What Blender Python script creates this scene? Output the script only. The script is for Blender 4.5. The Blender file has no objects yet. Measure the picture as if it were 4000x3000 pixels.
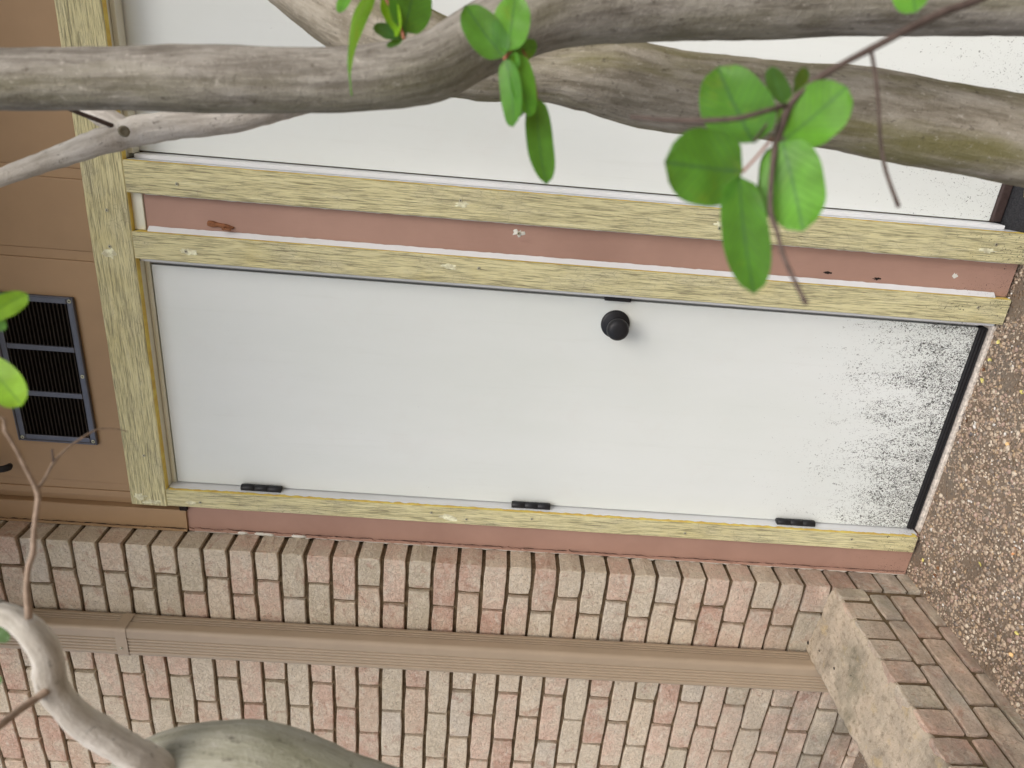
import bpy, bmesh, math, random
from mathutils import Vector, Matrix, noise, Quaternion

# ---------------------------------------------------------------- scene, camera, light
scene = bpy.context.scene
COL = scene.collection
random.seed(7)

# world: X right along the wall, Y into the wall, Z up; the photograph was taken with the camera turned on its side
CAMERA_MATRIX = [[0.081506, 0.914209, 0.396963, 1.067418], [-0.009397, 0.398975, -0.916914, -1.64466], [-0.996629, 0.071004, 0.04111, 1.207366]]

cam_data = bpy.data.cameras.new('camera')
cam = bpy.data.objects.new('camera', cam_data)
COL.objects.link(cam)
cam.matrix_world = Matrix(CAMERA_MATRIX + [[0, 0, 0, 1]])
cam_data.sensor_fit = 'HORIZONTAL'
cam_data.sensor_width = 36.0
cam_data.lens = 24.96
cam_data.clip_start = 0.02
cam_data.clip_end = 500
cam_data.dof.use_dof = True
cam_data.dof.focus_distance = 1.72
cam_data.dof.aperture_fstop = 4.8
scene.camera = cam

SUN_ELEV, SUN_AZ = 50.0, 148.0          # degrees; azimuth counted from +Y towards +X
world = bpy.data.worlds.new('World')
scene.world = world
world.use_nodes = True
wn = world.node_tree
wn.nodes.clear()
w_out = wn.nodes.new('ShaderNodeOutputWorld')
w_bg = wn.nodes.new('ShaderNodeBackground')
w_sky = wn.nodes.new('ShaderNodeTexSky')
w_hsv = wn.nodes.new('ShaderNodeHueSaturation')
w_sky.sky_type = 'NISHITA'
w_sky.sun_disc = False
w_sky.sun_elevation = math.radians(SUN_ELEV)
w_sky.sun_rotation = math.radians(SUN_AZ)
w_sky.dust_density = 4.0
w_hsv.inputs['Saturation'].default_value = 0.85      # overcast: a grey-white sky
w_bg.inputs['Strength'].default_value = 0.12
wn.links.new(w_sky.outputs[0], w_hsv.inputs['Color'])
wn.links.new(w_hsv.outputs[0], w_bg.inputs['Color'])
wn.links.new(w_bg.outputs[0], w_out.inputs['Surface'])

sun_data = bpy.data.lights.new('sun', 'SUN')
sun_data.energy = 1.15
sun_data.angle = math.radians(42)
sun_data.color = (1.0, 0.985, 0.96)
sun = bpy.data.objects.new('sun', sun_data)
COL.objects.link(sun)
_az, _el = math.radians(SUN_AZ), math.radians(SUN_ELEV)
_sdir = Vector((math.sin(_az) * math.cos(_el), math.cos(_az) * math.cos(_el), math.sin(_el)))
sun.rotation_euler = (-_sdir).to_track_quat('-Z', 'Y').to_euler()
sun.location = _sdir * 10

vs = scene.view_settings
vs.view_transform = 'Standard'
vs.look = 'None'
vs.gamma = 1.0
vs.exposure = 0.66
vs.use_curve_mapping = False
scene.cycles.max_bounces = 8
scene.cycles.diffuse_bounces = 4
scene.cycles.use_denoising = True

# ---------------------------------------------------------------- small helpers
def lin(c):
    return tuple(((x / 12.92) if x <= 0.04045 else ((x + 0.055) / 1.055) ** 2.4) for x in [v / 255 for v in c]) + (1.0,)

class NT:
    """thin wrapper that makes node materials short to write"""
    def __init__(self, name):
        self.mat = bpy.data.materials.new(name)
        self.mat.use_nodes = True
        self.t = self.mat.node_tree
        self.t.nodes.clear()
        self.out = self.n('ShaderNodeOutputMaterial')
        self.bsdf = self.n('ShaderNodeBsdfPrincipled')
        self.l(self.bsdf.outputs[0], self.out.inputs['Surface'])
    def n(self, typ, **kw):
        nd = self.t.nodes.new(typ)
        for k, v in kw.items():
            setattr(nd, k, v)
        return nd
    def l(self, a, b):
        self.t.links.new(a, b)
    def put(self, sock, v):
        if hasattr(v, 'is_linked') or isinstance(v, bpy.types.NodeSocket):
            self.l(v, sock)
        else:
            sock.default_value = v
    def coord(self, kind='Object'):
        return self.n('ShaderNodeTexCoord').outputs[kind]
    def pos(self):
        return self.n('ShaderNodeNewGeometry').outputs['Position']
    def rand(self):
        return self.n('ShaderNodeObjectInfo').outputs['Random']
    def mapping(self, vec, scale=(1, 1, 1), loc=(0, 0, 0), rot=(0, 0, 0)):
        m = self.n('ShaderNodeMapping')
        self.l(vec, m.inputs['Vector'])
        m.inputs['Scale'].default_value = scale
        m.inputs['Rotation'].default_value = rot
        self.put(m.inputs['Location'], loc)
        return m.outputs[0]
    def shift(self, vec, amount):
        """offset a vector by the object's random number so that copies do not repeat"""
        c = self.n('ShaderNodeVectorMath', operation='MULTIPLY_ADD')
        r = self.n('ShaderNodeCombineXYZ')
        rn = self.rand()
        for i in range(3):
            self.l(rn, r.inputs[i])
        self.l(r.outputs[0], c.inputs[0])
        c.inputs[1].default_value = amount
        self.l(vec, c.inputs[2])
        return c.outputs[0]
    def noise(self, vec, scale=5, detail=4, rough=.55, dist=0):
        nd = self.n('ShaderNodeTexNoise')
        self.l(vec, nd.inputs['Vector'])
        nd.inputs['Scale'].default_value = scale
        nd.inputs['Detail'].default_value = detail
        nd.inputs['Roughness'].default_value = rough
        nd.inputs['Distortion'].default_value = dist
        return nd.outputs['Fac']
    def voronoi(self, vec, scale=5, feature='F1', out='Distance', rnd=1.0):
        nd = self.n('ShaderNodeTexVoronoi', feature=feature)
        self.l(vec, nd.inputs['Vector'])
        nd.inputs['Scale'].default_value = scale
        nd.inputs['Randomness'].default_value = rnd
        return nd.outputs[out]
    def ramp(self, fac, stops, interp='LINEAR'):
        r = self.n('ShaderNodeValToRGB')
        r.color_ramp.interpolation = interp
        e = r.color_ramp.elements
        while len(e) < len(stops):
            e.new(0.5)
        for el, (p, c) in zip(e, stops):
            el.position = p
            el.color = c if isinstance(c, (tuple, list)) else (c, c, c, 1)
        self.put(r.inputs[0], fac)
        return r.outputs[0]
    def math(self, op, a, b=0.0, c=0.0, clamp=False):
        m = self.n('ShaderNodeMath', operation=op)
        m.use_clamp = clamp
        self.put(m.inputs[0], a); self.put(m.inputs[1], b); self.put(m.inputs[2], c)
        return m.outputs[0]
    def mix(self, fac, a, b, blend='MIX'):
        m = self.n('ShaderNodeMix', data_type='RGBA', blend_type=blend)
        self.put(m.inputs[0], fac); self.put(m.inputs[6], a); self.put(m.inputs[7], b)
        return m.outputs[2]
    def sep(self, vec):
        s = self.n('ShaderNodeSeparateXYZ')
        self.l(vec, s.inputs[0])
        return s.outputs
    def mr(self, v, a, b, c=0.0, d=1.0):
        m = self.n('ShaderNodeMapRange')
        self.put(m.inputs[0], v)
        for i, x in enumerate((a, b, c, d)):
            m.inputs[i + 1].default_value = x
        return m.outputs[0]
    def bump(self, h, strength=.4, dist=.002, prev=None):
        b = self.n('ShaderNodeBump')
        b.inputs['Strength'].default_value = strength
        b.inputs['Distance'].default_value = dist
        self.put(b.inputs['Height'], h)
        if prev is not None:
            self.l(prev, b.inputs['Normal'])
        return b.outputs[0]
    def fin(self, color, rough=.7, normal=None, spec=.3, metal=0.0):
        self.put(self.bsdf.inputs['Base Color'], color)
        self.put(self.bsdf.inputs['Roughness'], rough)
        self.bsdf.inputs['Specular IOR Level'].default_value = spec
        self.bsdf.inputs['Metallic'].default_value = metal
        if normal is not None:
            self.l(normal, self.bsdf.inputs['Normal'])
        return self.mat

def mildew(t, z_full, z_none, size=230, power=1.0, patch=9):
    """mask of small dark mould flecks, dense near the ground and thinning upwards in ragged tongues"""
    p = t.pos()
    z = t.sep(p)[2]
    tongues = t.noise(t.mapping(p, (10, 10, 3.2)), 1.9, 5, .7)
    zz = t.math('ADD', z, t.mr(tongues, .3, .7, .13, -.15))
    dens = t.math('POWER', t.mr(zz, z_none, z_full, 0.0, 1.0), 1.35)
    dens = t.math('MULTIPLY', dens, power)
    flecks = t.noise(t.mapping(p, (1, 1, .8)), size, 2.2, .55, 2.2)
    thr = t.mr(dens, 0, 1, .77, .485)
    return t.math('MULTIPLY', t.math('MULTIPLY', t.math('SUBTRACT', flecks, thr), 16.0, clamp=True), .9)

# ---------------------------------------------------------------- materials
def m_yellow(axis):
    """cracked cream-yellow paint on rough-sawn boards; axis = length of the board"""
    t = NT('cracked_yellow_paint_' + 'xyz'[axis])
    v = t.shift(t.coord(), (37, 51, 23))
    sc = [1, 1, 1]
    sc[axis] = .05
    g = t.mapping(v, tuple(sc))
    fine = t.noise(g, 400, 3, .6, .3)
    mid = t.noise(g, 120, 4, .6, .25)
    wear = t.noise(t.mapping(v, tuple(.45 if i == axis else 1 for i in range(3))), 14, 6, .7)
    crack = t.voronoi(t.mapping(v, tuple(.4 if i == axis else 1 for i in range(3))), 120, 'DISTANCE_TO_EDGE')
    c = t.ramp(mid, [(.28, lin((202, 194, 152))), (.45, lin((218, 210, 162))), (.60, lin((228, 220, 171))), (.78, lin((236, 230, 188)))])
    c = t.mix(t.mr(wear, .50, .70, 0, .45), c, lin((192, 186, 164)))
    c = t.mix(t.mr(t.noise(v, 5, 3), .56, .75, 0, .42), c, lin((208, 190, 112)))
    dark = t.math('MULTIPLY', t.mr(fine, .52, .38, 0, 1), t.mr(mid, .72, .36, .5, 1))
    c = t.mix(t.math('MULTIPLY', dark, .72), c, lin((120, 113, 90)))
    light = t.mr(fine, .56, .70, 0, .5)
    c = t.mix(light, c, lin((232, 226, 186)))
    c = t.mix(t.math('MULTIPLY', t.mr(crack, .04, .0), t.mr(wear, .45, .65, .0, .45)), c, lin((88, 84, 66)))
    c = t.mix(mildew(t, -.03, .40, 165, .66), c, lin((52, 46, 40)))
    h = t.math('ADD', t.math('MULTIPLY', fine, 1.0), mid)
    return t.fin(c, .75, t.bump(h, .9, .004), .25)

def m_paint(name, a, b, scale=3, rough=.5, bumpy=.12, mould=None, chips=None):
    t = NT(name)
    v = t.shift(t.coord(), (11, 17, 5))
    n = t.noise(v, scale, 5, .6)
    c = t.mix(t.mr(n, .35, .65), lin(a), lin(b))
    n2 = t.noise(t.mapping(v, (1, 1, .12)), 170, 3, .6)
    if chips:
        ch = t.noise(t.mapping(v, (1, 1, .35)), 34, 6, .75)
        c = t.mix(t.mr(ch, .735, .75), c, lin(chips))
    if mould:
        c = t.mix(mildew(t, *mould), c, lin((48, 42, 38)))
    return t.fin(c, rough, t.bump(n2, bumpy, .0012), .35)

def m_door(name='white_door_paint', power=1.0, z_none=.54):
    t = NT(name)
    p = t.pos()
    sm = t.noise(t.mapping(p, (3, 3, 1.1)), 1.3, 5, .55)
    c = t.mix(t.mr(sm, .3, .7), lin((221, 226, 221)), lin((229, 233, 230)))
    scuff = t.noise(t.mapping(p, (16, 16, .9)), 2.5, 6, .72)
    c = t.mix(t.mr(scuff, .56, .78, 0, .13), c, lin((188, 190, 180)))
    hand = t.noise(p, 9, 5, .65)
    c = t.mix(t.mr(hand, .55, .74, 0, .08), c, lin((206, 194, 186)))
    dots = t.noise(p, 150, 2, .5)
    c = t.mix(t.mr(dots, .80, .82, 0, .7), c, lin((80, 80, 76)))
    c = t.mix(mildew(t, .055, z_none, 170, power), c, lin((44, 42, 38)))
    return t.fin(c, .42, t.bump(t.noise(p, 420, 2), .05, .0008), .35)

def m_brick(name='old_tumbled_brick', soot=.58, warm=0.0):
    t = NT(name)
    v = t.shift(t.coord(), (13, 29, 41))
    r = t.rand()
    base = t.ramp(r, [(0, lin((214, 190, 168))), (.14, lin((221, 204, 181))), (.28, lin((206, 193, 170))), (.42, lin((221, 194, 174))),
                      (.55, lin((216, 202, 180))), (.68, lin((204, 170, 151))), (.8, lin((212, 200, 183))), (.92, lin((217, 188, 168)))], 'CONSTANT')
    n = t.noise(v, 13, 6, .7, .4)
    c = t.mix(t.mr(n, .42, .62, 0, .8), base, lin((219, 206, 185)))
    n2 = t.noise(v, 19, 6, .72, .8)
    c = t.mix(t.mr(n2, .55, .66, 0, .62), c, lin((180, 136, 116)))
    n3 = t.noise(t.mapping(v, (1, 1, 2.4)), 26, 6, .75, .6)
    c = t.mix(t.mr(n3, .54, .68, 0, .75), c, lin((226, 217, 201)))
    n4 = t.noise(v, 120, 5, .72)
    c = t.mix(t.mr(n4, .56, .72, 0, .36), c, lin((150, 134, 116)))
    c = t.mix(t.mr(n4, .44, .33, 0, .45), c, lin((228, 221, 208)))
    if warm:
        c = t.mix(t.math('MULTIPLY', t.mr(t.noise(v, 6, 3), .38, .6), warm), c, lin((206, 152, 126)))
    rid = t.math('ABSOLUTE', t.math('SUBTRACT', t.noise(v, 70, 4, .62, .9), .5))
    c = t.mix(t.mr(rid, .028, .006, 0, .26), c, lin((140, 122, 104)))
    pit = t.noise(v, 210, 2, .5)
    c = t.mix(t.mr(pit, .66, .72, 0, .6), c, lin((96, 82, 70)))
    # soot and damp towards the ground, patchy
    p = t.pos()
    z = t.sep(p)[2]
    dn = t.noise(t.mapping(p, (1, 1, 1.4)), 7, 5, .7)
    damp = t.math('MULTIPLY', t.mr(z, .55, .05, 0, 1), t.mr(dn, .36, .60), clamp=True)
    c = t.mix(t.math('MULTIPLY', damp, soot), c, lin((108, 102, 96)))
    green = t.math('MULTIPLY', t.mr(z, .30, .0, 0, 1), t.mr(t.noise(p, 13, 4, .6), .5, .68), clamp=True)
    c = t.mix(t.math('MULTIPLY', green, .4), c, lin((110, 110, 78)))
    h = t.math('ADD', t.math('ADD', t.noise(v, 55, 6, .75), t.math('MULTIPLY', t.noise(v, 190, 4, .65), .7)), t.mr(rid, .05, .0, 0, -.25))
    return t.fin(c, .92, t.bump(h, .85, .0050), .15)

def m_mortar(name='brown_mortar', a=(92, 78, 60), b=(130, 112, 88)):
    t = NT(name)
    p = t.pos()
    n = t.noise(p, 45, 6, .7)
    c = t.mix(t.mr(n, .35, .65), lin(a), lin(b))
    return t.fin(c, .95, t.bump(t.noise(p, 190, 4, .7), .8, .004), .1)

def m_cap():
    t = NT('weathered_tan_mortar')
    p = t.pos()
    n = t.noise(p, 9, 6, .7)
    c = t.ramp(n, [(.28, lin((140, 130, 114))), (.45, lin((182, 168, 148))), (.6, lin((198, 182, 160))), (.75, lin((172, 153, 132)))])
    c = t.mix(t.mr(t.noise(p, 70, 5, .7), .5, .7, 0, .6), c, lin((112, 98, 78)))
    c = t.mix(t.mr(t.noise(p, 20, 4, .6), .60, .72, 0, .55), c, lin((198, 174, 128)))
    c = t.mix(t.mr(t.noise(p, 6, 4, .6), .55, .7, 0, .5), c, lin((104, 104, 84)))
    c = t.mix(t.mr(t.voronoi(p, 130), .16, .10, 0, .7), c, lin((206, 198, 182)))
    h = t.math('ADD', t.noise(p, 60, 6, .75), t.math('MULTIPLY', t.noise(p, 330, 3), .5))
    return t.fin(c, .95, t.bump(h, .9, .005), .1)

def m_ground():
    t = NT('exposed_aggregate_concrete')
    p = t.pos()
    n = t.noise(p, 6, 5, .65)
    c = t.ramp(n, [(.3, lin((108, 95, 82))), (.5, lin((128, 113, 98))), (.68, lin((124, 116, 105)))])
    vc = t.voronoi(p, 120, 'F1', 'Color')
    vd = t.voronoi(p, 120, 'F1', 'Distance')
    peb = t.ramp(t.sep(vc)[0], [(0, lin((142, 124, 106))), (.3, lin((162, 146, 128))), (.55, lin((134, 112, 90))), (.75, lin((118, 109, 100))), (.9, lin((174, 161, 145)))], 'CONSTANT')
    c = t.mix(t.math('MULTIPLY', t.mr(vd, .46, .34), .75), c, peb)
    c = t.mix(t.mr(t.noise(p, 240, 3, .7), .52, .7, 0, .55), c, lin((106, 88, 70)))
    h = t.math('ADD', t.mr(vd, .5, .1), t.noise(p, 260, 3, .7))
    return t.fin(c, .9, t.bump(h, .8, .004), .2)

def m_bark(name, pale, mid, dark, green, amount=.4):
    t = NT(name)
    uv = t.coord('UV')
    p = t.pos()
    streak = t.noise(t.mapping(uv, (1, .10, 1)), 80, 6, .7, .2)
    blot = t.noise(t.mapping(uv, (1, .4, 1)), 26, 6, .7, .2)
    c = t.ramp(blot, [(.30, lin(dark)), (.46, lin(mid)), (.64, lin(pale))])
    c = t.mix(.35, c, lin(mid))
    c = t.mix(t.mr(streak, .46, .66, 0, .5), c, lin(pale))
    c = t.mix(t.mr(streak, .52, .34, 0, .55), c, lin(dark))
    c = t.mix(t.mr(t.noise(t.mapping(uv, (1, .16, 1)), 14, 4, .6), .46, .62, 0, amount), c, lin(green))
    spots = t.noise(t.mapping(uv, (1, .55, 1)), 110, 4, .7)
    c = t.mix(t.mr(spots, .60, .68, 0, .6), c, lin((78, 70, 60)))
    c = t.mix(t.mr(spots, .40, .30, 0, .45), c, lin((200, 194, 182)))
    h = t.math('ADD', streak, t.math('MULTIPLY', t.noise(p, 130, 5, .7), .8))
    return t.fin(c, .85, t.bump(h, .7, .004), .18)

def m_leaf(name, base, vein):
    t = NT(name)
    uv = t.coord('UV')
    s = t.sep(uv)
    u = t.math('ABSOLUTE', t.math('SUBTRACT', s[0], .5))
    midrib = t.mr(u, .035, .012)
    ph = t.math('SUBTRACT', t.math('MULTIPLY', s[1], 9.0), t.math('MULTIPLY', u, 7.0))
    side = t.math('ABSOLUTE', t.math('SUBTRACT', t.math('FRACT', ph), .5))
    veins = t.math('MULTIPLY', t.mr(side, .10, .02), .5)
    v = t.shift(t.coord(), (3, 5, 7))
    n = t.noise(v, 45, 4, .6)
    c = t.mix(t.mr(n, .3, .7), lin(tuple(int(x * .9) for x in base)), lin(tuple(min(255, int(x * 1.16)) for x in base)))
    blotch = t.noise(v, 24, 4, .65)
    c = t.mix(t.mr(blotch, .58, .74, 0, .5), c, lin((138, 146, 44)))
    c = t.mix(t.math('MAXIMUM', t.math('MULTIPLY', midrib, .7), veins), c, lin(vein))
    t.fin(c, .42, t.bump(t.math('ADD', veins, t.math('MULTIPLY', n, .4)), .35, .001), .4)
    tr = t.n('ShaderNodeBsdfTranslucent')
    tc = t.mix(.25, c, lin((200, 235, 30)))
    t.l(tc, tr.inputs['Color'])
    ms = t.n('ShaderNodeMixShader')
    ms.inputs[0].default_value = .40
    t.l(t.bsdf.outputs[0], ms.inputs[1]); t.l(tr.outputs[0], ms.inputs[2])
    t.l(ms.outputs[0], t.out.inputs['Surface'])
    return t.mat

def m_plain(name, col, rough=.5, metal=0.0, spec=.4, var=.12, bumpy=.1, scale=40):
    t = NT(name)
    v = t.shift(t.coord(), (7, 3, 9))
    n = t.noise(v, scale, 4, .6)
    c = t.mix(t.mr(n, .35, .65, 0, var), lin(col), lin(tuple(min(255, int(x * 1.35 + 12)) for x in col)))
    return t.fin(c, rough, t.bump(n, bumpy, .001), spec, metal)

M = {}
M['yx'] = m_yellow(0)
M['yz'] = m_yellow(2)
M['orange_edge'] = m_plain('bare_yellow_edge_paint', (214, 180, 92), .7, 0, .25, .35, .2)
M['cream'] = m_paint('cream_jamb_paint', (222, 220, 198), (232, 231, 216), 5, .45, .1, (-.03, .22, 210, .5))
M['white'] = m_paint('white_jamb_paint', (222, 224, 224), (232, 234, 236), 5, .42, .08, (-.03, .24, 210, .6))
M['filler'] = m_plain('white_filler', (216, 214, 202), .75, 0, .2, .3, .5, 90)
M['smear'] = m_plain('thin_filler_smear', (196, 190, 156), .75, 0, .2, .9, .6, 70)
M['grey_rubber'] = m_plain('grey_weather_strip', (150, 150, 148), .6)
M['pink'] = m_paint('pink_brown_paint', (164, 130, 115), (176, 141, 125), 4, .55, .35, (-.04, .26, 200, .62), (112, 70, 56))
M['brown'] = m_paint('light_tinted_tan_paint', (162, 133, 100), (174, 143, 108), 3, .55, .2, None, (104, 74, 50))  # browner than the pink: yellowish light on the upper boards is in the colour
M['door'] = m_door()
M['door2'] = m_door('white_door_paint_cleaner', .5, .8)
M['brick'] = m_brick()
M['brick_low'] = m_brick('damp_low_wall_brick', .5, .30)
M['mortar'] = m_mortar()
M['cap'] = m_cap()
M['ground'] = m_ground()
M['metal_brown'] = m_plain('brown_painted_aluminium', (166, 148, 126), .42, 0, .45, .06, .04, 9)
M['black'] = m_plain('black_metal', (30, 30, 33), .45, .0, .35, .15, .05)
M['vent'] = m_plain('dark_bronze_metal', (92, 92, 98), .34, .45, .6, .15, .03)
M['slat'] = m_plain('dark_louvre_metal', (62, 55, 48), .45, .3, .5, .3, .1)
M['mesh'] = m_plain('insect_mesh', (20, 18, 15), .8, 0, .2, .4, .3, 400)
M['rubber'] = m_plain('black_rubber', (24, 24, 26), .6, 0, .4, .35, .5, 160)
M['grit'] = m_plain('black_grit_strip', (30, 30, 32), .85, 0, .3, 1.0, 1.0, 300)
M['bronze'] = m_plain('bronze_sweep', (62, 50, 48), .5, .2, .4, .3, .2, 120)
M['sill'] = m_plain('weathered_white_sill', (176, 168, 158), .85, 0, .2, .7, .6, 130)
M['screw'] = m_plain('zinc_screw', (176, 172, 148), .4, .6, .5, .3, .1)
M['screw_hole'] = m_plain('dark_screw_recess', (52, 48, 40), .7)
M['rust'] = m_plain('rusty_iron', (122, 80, 54), .75, .1, .3, .6, .6, 160)
M['dark'] = m_plain('dark_gap', (30, 22, 18), .9)
M['bark1'] = m_bark('olive_grey_bark', (172, 167, 157), (130, 124, 114), (88, 82, 73), (116, 113, 78), .4)
M['bark2'] = m_bark('speckled_tan_bark', (178, 171, 157), (138, 130, 115), (96, 89, 74), (112, 108, 58), .68)
M['bark3'] = m_bark('pale_smooth_bark', (224, 219, 210), (194, 187, 176), (142, 133, 120), (172, 168, 146), .2)
M['bark4'] = m_bark('grey_green_bark', (186, 183, 170), (160, 157, 142), (122, 120, 104), (146, 147, 114), .45)
M['twig'] = m_plain('dark_twig_bark', (78, 66, 60), .8, 0, .2, .5, .3, 120)
M['twig_pale'] = m_plain('grey_twig_bark', (140, 122, 106), .8, 0, .2, .5, .3, 120)
M['petiole'] = m_plain('reddish_leaf_stalk', (150, 92, 72), .5)
M['leaf0'] = m_leaf('shaded_leaf_green', (58, 98, 42), (74, 122, 74))
M['leaf1'] = m_leaf('leaf_green', (78, 130, 44), (48, 92, 60))
M['leaf2'] = m_leaf('fresh_leaf_green', (92, 150, 44), (58, 110, 58))
M['leaf3'] = m_leaf('young_leaf_yellow_green', (128, 172, 38), (84, 128, 44))
M['soffit'] = m_paint('brown_soffit_paint', (140, 108, 80), (150, 116, 86), 3, .6)

# ---------------------------------------------------------------- geometry helpers
def tag(o, label, cat, group=None):
    o['label'] = label
    o['category'] = cat
    if group:
        o['group'] = group
    return o

def thing(name, loc, label, cat, group=None):
    o = bpy.data.objects.new(name, None)
    o.empty_display_size = .05
    COL.objects.link(o)
    o.location = loc
    return tag(o, label, cat, group)

def worldloc(o):
    v = Vector((0, 0, 0))
    while o is not None:
        v += o.location
        o = o.parent
    return v

def put(o, parent, loc):
    COL.objects.link(o)
    o.parent = parent
    o.location = Vector(loc) - (worldloc(parent) if parent else Vector((0, 0, 0)))
    return o

def mk(name, verts, faces, mat, parent=None, smooth=False, uvs=None, centre=True):
    """mesh object from world-space vertices, origin moved to its middle"""
    vs_ = [Vector(v) for v in verts]
    c = sum(vs_, Vector((0, 0, 0))) / len(vs_) if centre else Vector((0, 0, 0))
    me = bpy.data.meshes.new(name)
    me.from_pydata([tuple(v - c) for v in vs_], [], faces)
    if uvs:
        lay = me.uv_layers.new(name='UVMap')
        for li, lp in enumerate(me.loops):
            lay.data[li].uv = uvs[lp.vertex_index]
    if smooth:
        me.polygons.foreach_set('use_smooth', [True] * len(me.polygons))
    me.materials.append(M[mat] if isinstance(mat, str) else mat)
    me.update()
    o = bpy.data.objects.new(name, me)
    return put(o, parent, c)

def box_mesh(sx, sy, sz, bevel=.0012, seg=1, jit=0, seed=0):
    bm = bmesh.new()
    bmesh.ops.create_cube(bm, size=1)
    for v in bm.verts:
        v.co = Vector((v.co.x * sx, v.co.y * sy, v.co.z * sz))
    if bevel:
        bmesh.ops.bevel(bm, geom=list(bm.edges), offset=bevel, segments=seg, profile=.6, affect='EDGES')
    if jit:
        rnd = random.Random(seed)
        for v in bm.verts:
            v.co += Vector((rnd.uniform(-jit, jit), rnd.uniform(-jit, jit), rnd.uniform(-jit, jit)))
    me = bpy.data.meshes.new('box')
    bm.to_mesh(me)
    bm.free()
    return me

def box(name, x, y, z, mat, parent=None, bevel=.0012, seg=1):
    me = box_mesh(x[1] - x[0], y[1] - y[0], z[1] - z[0], bevel, seg)
    me.name = name
    me.materials.append(M[mat])
    o = bpy.data.objects.new(name, me)
    return put(o, parent, ((x[0] + x[1]) / 2, (y[0] + y[1]) / 2, (z[0] + z[1]) / 2))

def board(name, x, y, z, mat, parent=None, bevel=.0025, step=.03, wob=.0008, seed=0):
    """a sawn board: a box cut along its length with slightly wavy edges"""
    dims = [x[1] - x[0], y[1] - y[0], z[1] - z[0]]
    ax = 0 if dims[0] > dims[2] else 2
    n = max(2, int(dims[ax] / step))
    lo = (x[0], y[0], z[0])
    other = [i for i in (0, 1, 2) if i != ax]
    prof = []
    a0, a1 = 0, dims[other[0]]
    b0, b1 = 0, dims[other[1]]
    bv = bevel
    prof = [(a0 + bv, b0), (a1 - bv, b0), (a1, b0 + bv), (a1, b1 - bv), (a1 - bv, b1), (a0 + bv, b1), (a0, b1 - bv), (a0, b0 + bv)]
    vsx, fs = [], []
    for i in range(n + 1):
        t = i / n * dims[ax]
        for k, (a, b) in enumerate(prof):
            w1 = noise.noise(Vector((t * 9 + seed * 3.1, k * 1.7, seed))) * wob
            w2 = noise.noise(Vector((t * 9 + seed * 5.3 + 20, k * 1.3, seed))) * wob
            v = [0, 0, 0]
            v[ax] = lo[ax] + t
            v[other[0]] = lo[other[0]] + a + w1
            v[other[1]] = lo[other[1]] + b + w2
            vsx.append(tuple(v))
    for i in range(n):
        for k in range(8):
            q = [i * 8 + k, i * 8 + (k + 1) % 8, (i + 1) * 8 + (k + 1) % 8, (i + 1) * 8 + k]
            fs.append(q)
    fs.append(list(range(8))[::-1])
    fs.append([n * 8 + k for k in range(8)])
    o = mk(name, vsx, fs, mat, parent)
    fix_normals(o.data)
    return o

def fix_normals(me):
    bm = bmesh.new()
    bm.from_mesh(me)
    bmesh.ops.recalc_face_normals(bm, faces=bm.faces)
    bm.to_mesh(me)
    bm.free()

def lathe(name, prof, base, axis, mat, parent, seg=28):
    """prof: (radius, distance along axis) pairs"""
    ax = Vector(axis).normalized()
    u = ax.orthogonal().normalized()
    w = ax.cross(u)
    vv, ff = [], []
    for r, h in prof:
        for s in range(seg):
            a = 2 * math.pi * s / seg
            vv.append(Vector(base) + ax * h + (u * math.cos(a) + w * math.sin(a)) * max(r, 1e-5))
    for i in range(len(prof) - 1):
        for s in range(seg):
            s2 = (s + 1) % seg
            ff.append([i * seg + s, i * seg + s2, (i + 1) * seg + s2, (i + 1) * seg + s])
    ff.append(list(range(seg))[::-1])
    ff.append([(len(prof) - 1) * seg + s for s in range(seg)])
    o = mk(name, vv, ff, mat, parent, smooth=True)
    fix_normals(o.data)
    return o

def catmull(pts, step):
    P = [Vector(p) for p in pts]      # 4-vectors: xyz + radius
    P = [P[0] * 2 - P[1]] + P + [P[-1] * 2 - P[-2]]
    out = []
    for i in range(1, len(P) - 2):
        p0, p1, p2, p3 = P[i - 1], P[i], P[i + 1], P[i + 2]
        n = max(2, int((p2.xyz - p1.xyz).length / step))
        for k in range(n):
            t = k / n
            out.append(.5 * ((2 * p1) + (p2 - p0) * t + (2 * p0 - 5 * p1 + 4 * p2 - p3) * t * t + (3 * p1 - p0 - 3 * p2 + p3) * t ** 3))
    out.append(P[-2])
    return out

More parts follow.
